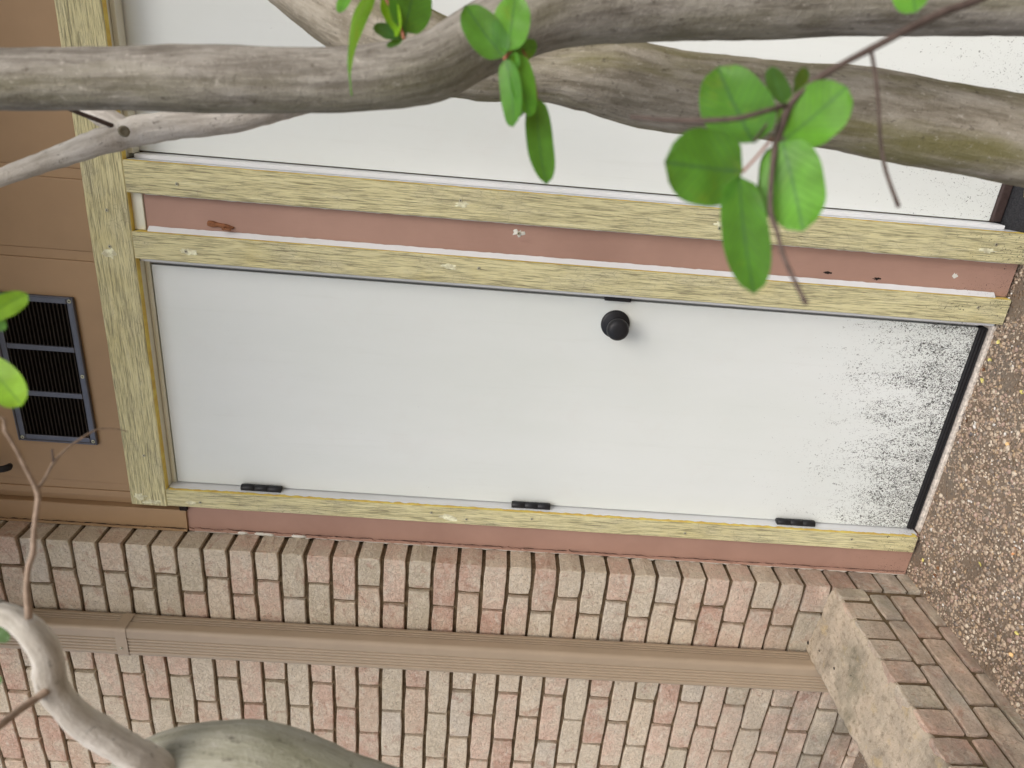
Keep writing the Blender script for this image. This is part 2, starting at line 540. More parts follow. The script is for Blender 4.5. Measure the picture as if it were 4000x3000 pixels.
def tube(name, pts, mat, parent=None, sides=20, step=.012, lump=.06, seed=0, ecc=.04):
    ring = catmull(pts, step)
    n = len(ring)
    tang = []
    for i in range(n):
        a, b = ring[max(0, i - 1)].xyz, ring[min(n - 1, i + 1)].xyz
        tang.append((b - a).normalized())
    u = tang[0].orthogonal().normalized()
    vv, ff, uv = [], [], []
    L = 0
    rm = sum(q.w for q in ring) / n
    for i in range(n):
        t = tang[i]
        u = (u - t * u.dot(t)).normalized()
        w = t.cross(u)
        c, r = ring[i].xyz, max(ring[i].w, .0004)
        if i:
            L += (c - ring[i - 1].xyz).length
        for s in range(sides + 1):
            a = 2 * math.pi * (s % sides) / sides
            d = u * math.cos(a) + w * math.sin(a)
            q = c + d * r
            k = 1 + lump * noise.noise(q * (.55 / max(r, .004)) * .5 + Vector((seed * 7.3, 0, 0))) + lump * .7 * noise.noise(q * 9 + Vector((0, seed * 3.7, 0))) + lump * .35 * noise.noise(q * 45 + Vector((seed, 0, 2))) + ecc * math.cos(2 * a + L * 3)
            vv.append(c + d * r * k)
            uv.append((s / sides * 2 * math.pi * rm, L))
    m = sides + 1
    for i in range(n - 1):
        for s in range(sides):
            ff.append([i * m + s, i * m + s + 1, (i + 1) * m + s + 1, (i + 1) * m + s])
    vv.append(ring[0].xyz - tang[0] * ring[0].w * .5); uv.append((0, 0))
    vv.append(ring[-1].xyz + tang[-1] * ring[-1].w * .6); uv.append((0, L))
    for s in range(sides):
        ff.append([s + 1, s, n * m])
        ff.append([(n - 1) * m + s, (n - 1) * m + s + 1, n * m + 1])
    return mk(name, vv, ff, mat, parent, smooth=True, uvs=uv)

def leaf_mesh(name, base, tip, wdir, width, curl, mat, parent, fold=.25, nl=14, nw=3, notch=0.0):
    b, t, wd = Vector(base), Vector(tip), Vector(wdir).normalized()
    ax = t - b
    L = ax.length
    ax.normalize()
    wd = (wd - ax * wd.dot(ax)).normalized()
    nrm = ax.cross(wd).normalized()
    vv, ff, uv = [], [], []
    cols = 2 * nw + 1
    sd = (b.x * 91 + b.z * 57) % 10
    for i in range(nl + 1):
        s = i / nl
        prof = (1 - abs(2 * s ** .88 - 1) ** 2.3) ** .56 if 0 < s < 1 else 0.0
        hw = width / 2 * prof
        for j in range(cols):
            q = (j - nw) / nw
            wig = .05 * noise.noise(Vector((s * 4, q * 2, sd))) * width
            p = b + ax * (s * L) + wd * (hw * q * (1 + .08 * noise.noise(Vector((s * 3.1, q, sd + 3))))) \
                + nrm * (-curl * L * 4 * s * (1 - s) * .5 + fold * abs(q) * hw * .5 + wig)
            vv.append(p)
            uv.append((.5 + q * .5 * max(prof, .05), s))
    for i in range(nl):
        for j in range(cols - 1):
            ff.append([i * cols + j, i * cols + j + 1, (i + 1) * cols + j + 1, (i + 1) * cols + j])
    return mk(name, vv, ff, mat, parent, smooth=True, uvs=uv)

def ragged_strip(name, p0, p1, inward, w0, w1, mat, parent, step=.006, seed=0, lift=None, amp=.5):
    """thin paint or caulk film from p0 to p1, one straight edge and one ragged edge"""
    a, b = Vector(p0), Vector(p1)
    d = b - a
    n = max(3, int(d.length / step))
    inn = Vector(inward)
    up = Vector(lift or (0, 0, 0))
    vv, ff = [], []
    for i in range(n + 1):
        s = i / n
        q = a + d * s
        w = w0 + (w1 - w0) * max(0, .5 + amp * noise.noise(Vector((s * d.length * 60, seed * 9.1, 0))) + .5 * amp * noise.noise(Vector((s * d.length * 210, seed * 5.1, 4))))
        vv += [q, q + inn * w]
    for i in range(n):
        ff.append([2 * i, 2 * i + 1, 2 * i + 3, 2 * i + 2])
    if up.length:
        m = len(vv)
        vv = [v + up for v in vv] + vv
        top = list(ff)
        for i in range(n):
            ff.append([2 * i + 1, 2 * i + 3, m + 2 * i + 3, m + 2 * i + 1])
            ff.append([2 * i + 2, 2 * i, m + 2 * i, m + 2 * i + 2])
    o = mk(name, vv, ff, mat, parent)
    fix_normals(o.data)
    return o

def blob(name, c, u, v, ru, rv, mat, parent, nrm, h=.0008, seed=0, n=18):
    """flat irregular smear of filler on a board"""
    c, u, v, nrm = Vector(c), Vector(u), Vector(v), Vector(nrm)
    vv = [c + nrm * h]
    for i in range(n):
        a = 2 * math.pi * i / n
        k = 1 + .9 * noise.noise(Vector((math.cos(a) * 3.2, math.sin(a) * 3.2, seed * 3.3)))
        vv.append(c + u * (ru * k * math.cos(a)) + v * (rv * k * math.sin(a)) + nrm * .0002)
    ff = [[0, 1 + i, 1 + (i + 1) % n] for i in range(n)]
    o = mk(name, vv, ff, mat, parent)
    fix_normals(o.data)
    return o

def screw(parent, x, y, z, r=.0042, mat='screw'):
    o = lathe('screw', [(r * .9, .0), (r, .0006), (r * .8, .0012), (r * .42, .0014), (r * .36, .0004)], (x, y, z), (0, -1, 0), mat, parent, 12)
    lathe('screw_recess', [(r * .36, 0), (r * .36, .0007)], (x, y - .0005, z), (0, -1, 0), 'screw_hole', parent, 8)
    return o

# ================================================================ the setting
XC, YF = -.1368, -.096          # brick corner: reveal plane and front plane
GZ = -.031                      # ground level
YT, YP = -.039, -.020           # faces of the casing boards and of the painted boards behind them

bm = bmesh.new()
bmesh.ops.create_grid(bm, x_segments=60, y_segments=60, size=60)
for v in bm.verts:
    v.co.y -= 59.4
me = bpy.data.meshes.new('ground')
bm.to_mesh(me); bm.free()
me.materials.append(M['ground'])
ground = bpy.data.objects.new('ground', me)
COL.objects.link(ground)
ground.location = (0, 0, GZ)
ground['kind'] = 'structure'

# pebbles standing proud of the concrete where the picture shows it
def pebbles():
    rnd = random.Random(3)
    bm = bmesh.new()
    bmesh.ops.create_icosphere(bm, subdivisions=1, radius=1)
    base = [v.co.copy() for v in bm.verts]
    faces = [[v.index for v in f.verts] for f in bm.faces]
    bm.free()
    cols = [(158, 141, 122), (178, 165, 147), (140, 121, 103), (124, 113, 102), (156, 134, 107), (152, 130, 117), (200, 193, 182), (92, 86, 84)]
    wts = [28, 10, 28, 16, 8, 12, 2, 2]
    mats = [m_plain('pebble_%s' % n, c, .6, 0, .35, .5, .3, 200) for n, c in zip(['tan', 'cream', 'brown', 'grey', 'ochre', 'pink', 'white', 'slate'], cols)]
    vv, ff, mi = [], [], []
    def spot(n, x0, x1, y0, y1, test):
        c = 0
        while c < n:
            x, y = rnd.uniform(x0, x1), rnd.uniform(y0, y1)
            if not test(x, y):
                c += 1
                continue
            c += 1
            s = rnd.choice([.0020, .0026, .0030, .0036, .0044])
            if rnd.random() < .05:
                s = .0068
            a = rnd.uniform(0, math.pi)
            ca, sa = math.cos(a), math.sin(a)
            sx, sy, sz = s * rnd.uniform(.9, 1.35), s * rnd.uniform(.7, 1), s * rnd.uniform(.45, .7)
            m = rnd.choices(range(8), wts)[0]
            o = len(vv)
            for b in base:
                px, py, pz = b.x * sx, b.y * sy, b.z * sz
                k = rnd.uniform(.88, 1.1)
                vv.append((x + (px * ca - py * sa) * k, y + (px * sa + py * ca) * k, GZ + pz * k + sz * .12))
            for f in faces:
                ff.append([o + i for i in f]); mi.append(m)
    spot(24000, XC, 1.0, -1.0, 0.0, lambda x, y: y > -1.12 + .75 * (x + .14) * .2 - .1 and noise.noise(Vector((x * 9, y * 9, 0))) > -.42)
    me = bpy.data.meshes.new('pebbles')
    me.from_pydata(vv, [], ff)
    for m in mats:
        me.materials.append(m)
    me.polygons.foreach_set('material_index', mi)
    me.polygons.foreach_set('use_smooth', [True] * len(ff))
    o = bpy.data.objects.new('pebbles', me)
    put(o, ground, (0, 0, 0))
    o['kind'] = 'stuff'
pebbles()

# ---------------------------------------------------------------- brick wall with its corner
wall = thing('brick_wall', (XC - .4, YF, GZ), 'tumbled pink and tan brick wall with its corner beside the door', 'brick wall')
PIT, JT = .06773, .0090
zl = [2.3897 - i * PIT for i in range(-6, 31)] + [.288, .214, .142, .070, .001, -.068]
rv = random.Random(11)
MESH = {}
def brick_mesh(kind, sx, sy, sz, k):
    key = (kind, k)
    if key not in MESH:
        me_ = rough_brick(sx, sy, sz, 100 + k + len(MESH) * 7, 0 if kind in ('rowlock', 'low') else 1)
        me_.materials.append(M['brick_low' if kind in ('rowlock', 'low') else 'brick'])
        me_.name = 'brick'
        MESH[key] = me_
    return MESH[key]
def rough_brick(sx, sy, sz, seed, face):
    """tumbled brick: uneven outline, rounded arris; face 1 shows -Y, face 0 shows +X"""
    rnd = random.Random(seed)
    w, d, h = (sx, sy, sz) if face else (sy, sx, sz)
    out = [(-w / 2 + w * i / 4, -h / 2) for i in range(4)] + [(w / 2, -h / 2 + h * i / 2) for i in range(2)] + [(w / 2 - w * i / 4, h / 2) for i in range(4)] + [(-w / 2, h / 2 - h * i / 2) for i in range(2)]
    vv_ = []
    jit = []
    for (a, b) in out:
        ca = .0016 if abs(abs(a) - w / 2) < 1e-6 and abs(abs(b) - h / 2) < 1e-6 else 0
        jit.append((a - math.copysign(ca, a) + rnd.uniform(-.0014, .0014), b - math.copysign(ca, b) + rnd.uniform(-.0011, .0011)))
    for (dep, ins) in ((0, .0020), (.0009, .0005), (.004, 0), (d, 0)):
        for (a, b) in jit:
            q = (a - math.copysign(min(ins, abs(a)), a), dep - d / 2 + (rnd.uniform(-.0005, .0005) if dep < .002 else 0), b - math.copysign(min(ins, abs(b)), b))
            vv_.append(q if face else (-q[1], q[0], q[2]))
    n_ = len(out)
    ff_ = [[r * n_ + i, r * n_ + (i + 1) % n_, (r + 1) * n_ + (i + 1) % n_, (r + 1) * n_ + i] for r in range(3) for i in range(n_)]
    ff_ += [list(range(n_))[::-1], [3 * n_ + i for i in range(n_)]]
    me_ = bpy.data.meshes.new('brick')
    me_.from_pydata(vv_, [], ff_)
    fix_normals(me_)
    return me_
def add_brick(parent, kind, size, centre, k, scale=(1, 1, 1), rot=.006):
    o = bpy.data.objects.new('brick', brick_mesh(kind, *size, k))
    put(o, parent, centre)
    o.scale = scale
    o.rotation_euler = (rv.uniform(-rot, rot), rv.uniform(-rot, rot), rv.uniform(-rot, rot))
    return o
JA = [0, .095, .275, .455, .645, .835, 1.03]
JB = [0, .148, .350, .550, .740, .930, 1.06]
for i in range(len(zl) - 1):
    zt, zb = zl[i] - JT / 2, zl[i + 1] + JT / 2
    h, zc = zt - zb, (zt + zb) / 2
    J = JA if (i - 6) % 2 else JB
    for j in range(len(J) - 1):
        x1 = XC - J[j] - (0 if j == 0 else JT / 2)
        x0 = XC - J[j + 1] + JT / 2
        w = x1 - x0
        jy = rv.uniform(-.0016, .0016)
        if j == 0:
            kind = 'cs' if J is JA else 'cl'
            D = .0745
            add_brick(wall, kind, (w, D, PIT - JT), ((x0 + x1) / 2 + rv.uniform(-.001, .001), YF + D / 2 + jy, zc), rv.randrange(4), (1, 1, h / (PIT - JT)), .004)
        else:
            D = .055
            add_brick(wall, 'full', (.1805, D, PIT - JT), ((x0 + x1) / 2, YF + D / 2 + jy, zc), rv.randrange(6), (w / .1805, 1, h / (PIT - JT)))
# mortar body, raked back behind the brick faces
box('mortar', (XC - 1.07, XC - .0095), (YF + .0100, .09), (GZ - .04, 2.76), 'mortar', wall, 0)

# ---------------------------------------------------------------- siding above the doors
sid = thing('siding_wall', (.6, YP, 2.1), 'tan brown board siding above the two doors', 'siding')
box('backing', (-.136, 2.2), (.052, .10), (GZ - .03, 2.76), 'brown', sid, 0)
edges = [-.046, -.0145, .607, .792, .977, 1.162, 1.35, 1.75]
for a, b in zip(edges[:-1], edges[1:]):
    x0 = a + (.012 if a != edges[0] else 0)
    x1 = b - (.012 if b != edges[-1] else 0)
    if x1 - x0 > .004:
        box('siding_plank', (x0, x1), (YP, .03), (2.024, 2.76), 'brown', sid, .0022, 2)
    if a != edges[0]:
        box('siding_groove', (a - .0118, a + .0118), (YP + .0028, .03), (2.024, 2.76), 'brown', sid, .001)
box('cove_strip', (-.0705, -.0462), (-.006, .05), (2.0, 2.76), 'brown', sid, .001)

cbu = thing('corner_board', (-.103, YP, 2.0), 'tan brown vertical board between siding and brick, above the head board', 'board')
board('upper_board', (XC + .0015, -.0708), (YP - .006, .05), (1.978, 2.76), 'brown', cbu, .002, .05, .0006, 4)
box('shaded_rusty_notch', (-.069, -.0535), (YP - .010, YP - .001), (1.972, 1.992), 'dark', cbu, .001)  # dark block painted for the shade inside the rusty hole
ragged_strip('caulk', (XC + .0012, YP - .0066, 1.978), (XC + .0012, YP - .0066, 2.74), (1, 0, 0), .004, .010, 'brown', cbu, .008, 3, (0, -.003, 0), .9)

ragged_strip('caulk_crack', (XC + .0098, YP - .0100, 1.98), (XC + .0098, YP - .0100, 2.74), (1, 0, 0), .0006, .0030, 'dark', cbu, .006, 13, None, .9)
cbl = thing('corner_board', (-.093, YP, GZ), 'pink brown vertical board between the brick reveal and the hinge side casing', 'board')
board('lower_board', (XC + .0015, -.0035), (YP, .05), (-.027, 1.9775), 'pink', cbl, .002, .05, .0006, 8)
ragged_strip('caulk', (XC + .0012, YP - .0004, -.025), (XC + .0012, YP - .0004, 1.975), (1, 0, 0), .003, .011, 'pink', cbl, .007, 5, (0, -.0035, 0), .9)
ragged_strip('paint_smear', (XC + .0012, YP - .001, -.02), (XC + .0012, YP - .001, 1.96), (0, -1, 0), .001, .010, 'filler', cbl, .008, 9, None, .8)
ragged_strip('caulk_crack', (XC + .0105, YP - .0042, -.02), (XC + .0105, YP - .0042, 1.97), (1, 0, 0), .0004, .0022, 'dark', cbl, .006, 15, None, .9)
for k, zc in enumerate((1.845, 1.80, 1.775, 1.70)):
    lathe('loose_caulk', [(.001, 0), (.0045, .006), (.0042, .02 + .012 * (k % 2)), (.001, .03 + .012 * (k % 2))], (XC + .004, YP - .003, zc), (0, .0, -1), 'filler', cbl, 7)

# ---------------------------------------------------------------- casing boards
cas = thing('door_casing', (.4, YT, 0), 'weathered yellow painted casing boards round both doors', 'door casing')
head = board('head_board', (-.0505, 1.75), (YT, YP - .0005), (2.0175, 2.1105), 'yx', cas, .002, .03, .0012, 1)
hinge_b = board('side_board', (-.050, 0.0), (YT, YP - .0005), (-.012, 2.0165), 'yz', cas, .002, .03, .0010, 2)
knob_b = board('side_board', (.6165, .6785), (YT, YP - .0005), (-.024, 2.0165), 'yz', cas, .002, .03, .0010, 3)
mid_b = board('side_board', (.7640, .8330), (YT, YP - .0005), (-.022, 2.0165), 'yz', cas, .002, .03, .0010, 4)
far_b = board('side_board', (1.62, 1.70), (YT, YP - .0005), (-.022, 2.0165), 'yz', cas, .002, .03, .0010, 5)
# bare orange-yellow edges of the boards
box('board_edge', (-.049, 1.74), (YT + .0025, YP - .001), (2.0164, 2.0172), 'orange_edge', head, 0)
box('board_edge', (.0002, .0010), (YT + .002, YP - .001), (-.010, 2.010), 'orange_edge', hinge_b, 0)
box('board_edge', (.6788, .6795), (YT + .002, YP - .001), (-.022, 2.010), 'orange_edge', knob_b, 0)
box('board_edge', (.8333, .8340), (YT + .002, YP - .001), (-.020, 2.010), 'orange_edge', mid_b, 0)
# white caulk and paint lines along the edges
ragged_strip('paint_line', (.0016, YP - .0005, .0), (.0016, YP - .0005, 2.012), (0, -1, 0), .006, .0125, 'white', hinge_b, .006, 2, None, .7)
ragged_strip('caulk', (.6797, YP - .0125, .012), (.6797, YP - .0125, 1.985), (.67, .742, 0), .0135, .0163, 'white', knob_b, .010, 3, (.0006, -.0006, 0), .6)
ragged_strip('caulk', (.7636, YP - .0008, .0), (.7636, YP - .0008, 1.985), (-1, 0, 0), .0025, .0045, 'filler', mid_b, .012, 6, (0, -.002, 0), .6)
ragged_strip('paint_line', (.8346, YP - .0005, .02), (.8346, YP - .0005, 2.012), (0, -1, 0), .007, .0145, 'white', mid_b, .006, 7, None, .5)
ragged_strip('caulk', (-.0508, YP - .002, 2.019), (-.0508, YP - .002, 2.109), (0, -1, 0), .008, .014, 'filler', head, .006, 8, (-.003, 0, 0), .5)
# screws and smears of filler
for x, z in ((.722, 2.065), (.640, 2.07), (.1, 2.06), (.93, 2.07)):
    screw(head, x, YT - .0004, z)
blob('filler_patch', (.625, YT - .0003, 2.072), (1, 0, 0), (0, 0, 1), .012, .014, 'smear', head, (0, -1, 0), .0009, 2)
blob('filler_patch', (-.026, YT - .0003, 2.085), (1, 0, 0), (0, 0, 1), .010, .016, 'smear', head, (0, -1, 0), .0009, 3)
blob('filler_patch', (-.040, YT - .0003, 2.055), (1, 0, 0), (0, 0, 1), .006, .020, 'smear', head, (0, -1, 0), .0009, 5)
for bo, x, zs in ((hinge_b, -.026, (1.93, 1.32, 1.225, 1.05, .63, .17)), (knob_b, .648, (1.90, 1.235, .47, .05)), (mid_b, .797, (1.905, 1.285, .70, .06))):
    for q, z in enumerate(zs):
        xx = x + (.008 if q % 2 else -.006)
        screw(bo, xx, YT - .0004, z)
for bo, x, z, ru, rw, sd in ((hinge_b, -.030, 1.275, .016, .040, 4), (hinge_b, -.036, 1.955, .010, .022, 9), (knob_b, .642, 1.895, .013, .030, 6), (knob_b, .655, 1.305, .012, .028, 7),
                         (mid_b, .797, 1.285, .013, .022, 8), (mid_b, .800, .70, .011, .020, 10), (mid_b, .790, .075, .010, .028, 11)):
    blob('filler_patch', (x, YT - .0003, z), (1, 0, 0), (0, 0, 1), ru * .55, rw * .6, 'smear', bo, (0, -1, 0), .0009, sd)

# ---------------------------------------------------------------- post between the doors
post = thing('wall_post', (.72, YP, GZ), 'pink brown painted board between the two doors', 'post')
board('post_board', (.6800, .7634), (YP, .05), (-.022, 1.9905), 'pink', post, .002, .05, .0006, 12)
box('cream_block', (.6803, .7630), (YP - .004, .05), (1.9915, 2.0165), 'cream', post, .001)
blob('filler_patch', (.7396, YP - .0004, 1.150), (1, 0, 0), (0, 0, 1), .008, .012, 'filler', post, (0, -1, 0), .003, 12)
screw(post, .7396, YP - .0035, 1.150)
blob('paint_chip', (.722, YP - .0004, .118), (1, 0, 0), (0, 0, 1), .006, .006, 'filler', post, (0, -1, 0), .0006, 14)
for (x, z, ru, rw) in ((.725, 1.135, .006, .014), (.70, .30, .003, .008), (.705, .42, .003, .010), (.742, .165, .006, .012)):
    blob('paint_chip', (x, YP - .0003, z), (1, 0, 0), (0, 0, 1), ru, rw, 'dark' if ru < .004 else 'pink', post, (0, -1, 0), .0008, int(z * 50))

hook = thing('rusty_hook', (.7035, YP, 1.82), 'small rusty hook screwed to the pink board between the doors', 'hook')
ov = [(.0055 * math.cos(a), .0085 * math.sin(a)) for a in [i * math.pi / 6 for i in range(12)]]
lathe('screw', [(.0062, 0), (.0062, .0018), (.004, .0032), (.002, .0032)], (.7062, YP - .0005, 1.8445), (0, -1, 0), 'rust', hook, 14)
tube('hook_plate', [(.7065, YP - .001, 1.852, .0062), (.7055, YP - .001, 1.842, .0072), (.7042, YP - .001, 1.828, .0050), (.7022, YP - .001, 1.812, .0055), (.7005, YP - .001, 1.795, .0022)], 'rust', hook, 10, .004, .05, 2)
tube('hook_pin', [(.7010, YP - .002, 1.814, .0028), (.7000, YP - .009, 1.8135, .0028), (.6990, YP - .014, 1.810, .0028), (.6985, YP - .015, 1.797, .0026)], 'rust', hook, 8, .003, .04, 3)
lathe('pin_head', [(.0015, 0), (.0042, .0008), (.0042, .0024), (.001, .003)], (.7000, YP - .0135, 1.8135), (0, -1, .05), 'rust', hook, 10)

# ---------------------------------------------------------------- door frames
fr1 = thing('door_frame', (.3, 0, 0), 'white painted jamb round the closed door beside the brick', 'door frame')
box('jamb', (-.030, 0.0), (YP, .05), (-.020, 2.016), 'white', fr1, .0008)
box('jamb', (.6065, .6790), (YP + .0005, .05), (-.020, 2.016), 'white', fr1, .0008)
box('weather_strip', (.5995, .6040), (-.0030, .04), (.006, 2.002), 'grey_rubber', fr1, .0012)
box('head_jamb', (-.002, .6063), (YP, .05), (2.0164, 2.0225), 'cream', fr1, .0008)
box('head_stop', (.0005, .6060), (-.0006, .05), (2.0045, 2.0160), 'cream', fr1, .0014)
fr2 = thing('door_frame', (1.2, 0, 0), 'white painted jamb round the door behind the tree trunks', 'door frame')
box('jamb', (.7650, .8334), (YP + .0005, .07), (-.014, 2.016), 'white', fr2, .0008)
box('door_stop', (.8338, .8432), (-.004, .045), (.028, 2.0085), 'white', fr2, .0012)
box('head_jamb', (.8340, 1.62), (YP, .07), (2.0204, 2.0264), 'cream', fr2, .0008)
box('head_stop', (.8436, 1.61), (-.004, .027), (2.0090, 2.0200), 'cream', fr2, .0012)
box('jamb', (1.61, 1.66), (YP + .0005, .07), (-.014, 2.016), 'white', fr2, .0008)

# ---------------------------------------------------------------- doors
def knob(parent, x, z):
    k = lathe('door_knob', [(.010, .018), (.0115, .022), (.0150, .027), (.0215, .031), (.0257, .0365), (.0268, .043), (.0262, .048), (.0235, .0535), (.0190, .0566), (.0120, .0580), (.004, .0585)], (x, 0, z), (0, -1, 0), 'black', parent, 40)
    lathe('rose', [(.0352, .0), (.0352, .0042), (.0338, .0068), (.0300, .0086), (.0150, .0105), (.0115, .0120), (.0105, .0195)], (x, 0, z), (0, -1, 0), 'black', k, 48)
    return k
door1 = thing('door', (.3, 0, 0), 'white flush door with black knob and black hinges, mould specks at its foot', 'door')
box('door_panel', (.0035, .5945), (0.0, .036), (.0015, 2.0012), 'door', door1, .0018, 2)
knob(door1, .5344, .8957)
for zc in (1.776, 1.054, .322):
    h = box('hinge', (.0015, .0100), (-.0042, .004), (zc - .052, zc + .052), 'black', door1, .0008)
    for q in range(3):
        lathe('hinge_knuckle', [(.0086, 0), (.0098, .0008), (.0098, .0338), (.0090, .0346)], (.0062, -.0120, zc + .0525 - q * .0350), (0, 0, -1), 'black', h, 14)
st = box('strike_plate', (.5950, .6085), (-.0150, -.0032), (.868, .932), 'black', door1, .002, 2)
sw = box('door_sweep', (.0035, .5952), (-.004, .03), (-.0205, .0005), 'rubber', door1, .0015)
for q in range(2):
    box('sweep_rib', (.0037, .5950), (-.0062 + q * .0, -.0041), (-.0185 + q * .0085, -.0145 + q * .0085), 'rubber', sw, .0008)

door2 = thing('door', (1.2, .03, 0), 'white flush door partly hidden behind the tree trunks', 'door')
box('door_panel', (.8462, 1.606), (.030, .066), (.0460, 2.0180), 'door2', door2, .0018, 2)
box('door_sweep', (.8464, 1.604), (.022, .05), (.0235, .0456), 'bronze', door2, .003, 2)

th1 = tag(box('threshold', (.0020, .6060), (-.0150, .045), (GZ - .01, -.0225), 'sill', None, .002), 'worn white sill under the door beside the brick', 'threshold')
prof = [(.05, .022), (.012, .020), (.004, .012), (-.045, -.008), (-.052, -.020), (-.052, GZ - .005), (.05, GZ - .005)]
vv, ff = [], []
for x in (.8345, 1.609):
    for y, z in prof:
        vv.append((x, y, z))
n = len(prof)
for i in range(n):
    ff.append([i, (i + 1) % n, n + (i + 1) % n, n + i])
ff += [list(range(n))[::-1], list(range(n, 2 * n))]
th2 = mk('threshold', vv, ff, 'grit')
fix_normals(th2.data)
tag(th2, 'black gritty threshold under the door behind the trunks', 'threshold')

# ---------------------------------------------------------------- louvred vent
vx0, vx1, vz0, vz1 = .1150, .5076, 2.1800, 2.3770
vent = thing('vent_grille', (.311, YP, vz0), 'dark bronze louvred vent grille screwed above the door', 'vent')
fw = .018
rails = [((vx0, vx1), (vz0, vz0 + fw)), ((vx0, vx1), (vz1 - fw, vz1)), ((vx0, vx0 + fw), (vz0 + fw, vz1 - fw)), ((vx1 - fw, vx1), (vz0 + fw, vz1 - fw))]
for (a, b) in rails:
    box('frame_bar', a, (YP - .007, YP - .001), b, 'vent', vent, .002, 2)
for (a, b) in (((vx0, vx1), (vz0, vz0 + .0045)), ((vx0, vx1), (vz1 - .0045, vz1)), ((vx0, vx0 + .0045), (vz0 + .005, vz1 - .005)), ((vx1 - .0045, vx1), (vz0 + .005, vz1 - .005))):
    box('frame_lip', a, (YP - .0105, YP - .0069), b, 'vent', vent, .0015)
inner = (vx1 - vx0 - 2 * fw - 2 * .015) / 3
slat_me = None
for c in range(3):
    cx0 = vx0 + fw + c * (inner + .015)
    if c:
        box('mullion', (cx0 - .015, cx0), (YP - .0066, YP - .001), (vz0 + fw, vz1 - fw), 'vent', vent, .0015)
    ns = 17
    for s in range(ns):
        zc = vz0 + fw + (s + .5) * (vz1 - vz0 - 2 * fw) / ns
        if slat_me is None:
            w = inner / 2 + .0002
            pts = [(-w, -.0052, -.0046), (-w, -.0015, -.0022), (-w, .0030, .0040)]
            vvs = pts + [(-p[0], p[1], p[2]) for p in pts]
            th = .0008
            vvs = vvs + [(p[0], p[1] + .0003, p[2] + th) for p in vvs]
            fcs = [[0, 1, 4, 3], [1, 2, 5, 4], [6, 9, 10, 7], [7, 10, 11, 8], [0, 3, 9, 6], [2, 8, 11, 5], [0, 6, 7, 1], [1, 7, 8, 2], [3, 4, 10, 9], [4, 5, 11, 10]]
            slat_me = bpy.data.meshes.new('louvre_slat')
            slat_me.from_pydata(vvs, [], fcs)
            slat_me.materials.append(M['slat'])
            fix_normals(slat_me)
        put(bpy.data.objects.new('louvre_slat', slat_me), vent, (cx0 + inner / 2, YP - .0045, zc))
box('insect_mesh', (vx0 + .01, vx1 - .01), (YP - .0007, YP + .0004), (vz0 + .01, vz1 - .01), 'mesh', vent, 0)
for x, z in ((vx0 + .009, vz0 + .010), (vx1 - .010, vz0 + .010), (vx0 + .009, vz1 - .010), (vx0 + .190, vz0 + .009), (vx1 - .010, vz1 - .010)):
    screw(vent, x, YP - .0105 if False else YP - .0074, z, .0052)

bh = thing('wall_hook', (.055, YP, 2.46), 'black curved iron hook on the siding above the brick side of the door', 'hook')
lathe('hook_base', [(.024, 0), (.024, .004), (.018, .009), (.008, .011)], (.055, YP, 2.466), (0, -1, 0), 'black', bh, 24)
tube('hook_arm', [(.055, YP - .008, 2.466, .008), (.054, YP - .035, 2.462, .0085), (.052, YP - .052, 2.440, .009), (.050, YP - .050, 2.412, .009), (.049, YP - .036, 2.398, .009), (.048, YP - .024, 2.404, .006)], 'black', bh, 12, .005, .02, 1)

# ---------------------------------------------------------------- downspout
dsp = thing('downspout', (-.408, YF, GZ), 'tan brown corrugated metal downspout strapped to the brick wall', 'downspout')
def spout_profile(x0, x1, y0, y1, r, rib, nrib):
    """closed cross-section (x, y): rounded rectangle with ribs on the visible faces"""
    pts = []
    def side(a, b, nrm, g0, g1, cyc):
        a, b = Vector(a), Vector(b)
        d = (b - a)
        N = 60
        for i in range(N):
            s = (i + .5) / N
            o = 0
            if rib and g0 < s < g1:           # ribs gathered in a group, as rolled into such pipes
                o = rib * max(0.0, -math.cos(2 * math.pi * (s - g0) / (g1 - g0) * cyc)) ** 1.5
            pts.append(a + d * s + Vector(nrm) * o)
    def corner(c, a0, a1):
        for i in range(1, 6):
            a = math.radians(a0 + (a1 - a0) * i / 6)
            pts.append(Vector((c[0] + r * math.cos(a), c[1] + r * math.sin(a))))
    side((x1 - r, y0), (x0 + r, y0), (0, 1), .24, .96, 5)
    corner((x0 + r, y0 + r), 270, 180)
    side((x0, y0 + r), (x0, y1 - r), (1, 0), .2, .8, 4)
    corner((x0 + r, y1 - r), 180, 90)
    side((x0 + r, y1), (x1 - r, y1), (0, -1), .2, .8, 4)
    corner((x1 - r, y1 - r), 90, 0)
    side((x1, y1 - r), (x1, y0 + r), (-1, 0), .05, .62, 3)
    corner((x1 - r, y0 + r), 0, -90)
    return pts
def extrude(name, prof, zs, mat, parent, smooth=True):
    n = len(prof)
    vv, ff = [], []
    for z in zs:
        for p in prof:
            vv.append((p[0], p[1], z))
    for i in range(len(zs) - 1):
        for k in range(n):
            ff.append([i * n + k, i * n + (k + 1) % n, (i + 1) * n + (k + 1) % n, (i + 1) * n + k])
    o = mk(name, vv, ff, mat, parent, smooth)
    fix_normals(o.data)
    return o
DX0, DX1, DY0, DY1 = -.4555, -.3610, -.1660, -.1005
extrude('pipe', spout_profile(DX0, DX1, DY0, DY1,  .011, .0065, 8), [GZ + .002, .3, .9, 1.5, 2.0, 2.75], 'metal_brown', dsp)
strap = extrude('strap', spout_profile(DX0 - .0016, DX1 + .0016, DY0 - .0016, DY1 + .0016, .0115, 0, 8), [2.108, 2.138], 'metal_brown', dsp)
screw(strap, -.425, DY0 - .0020, 2.125, .0040)

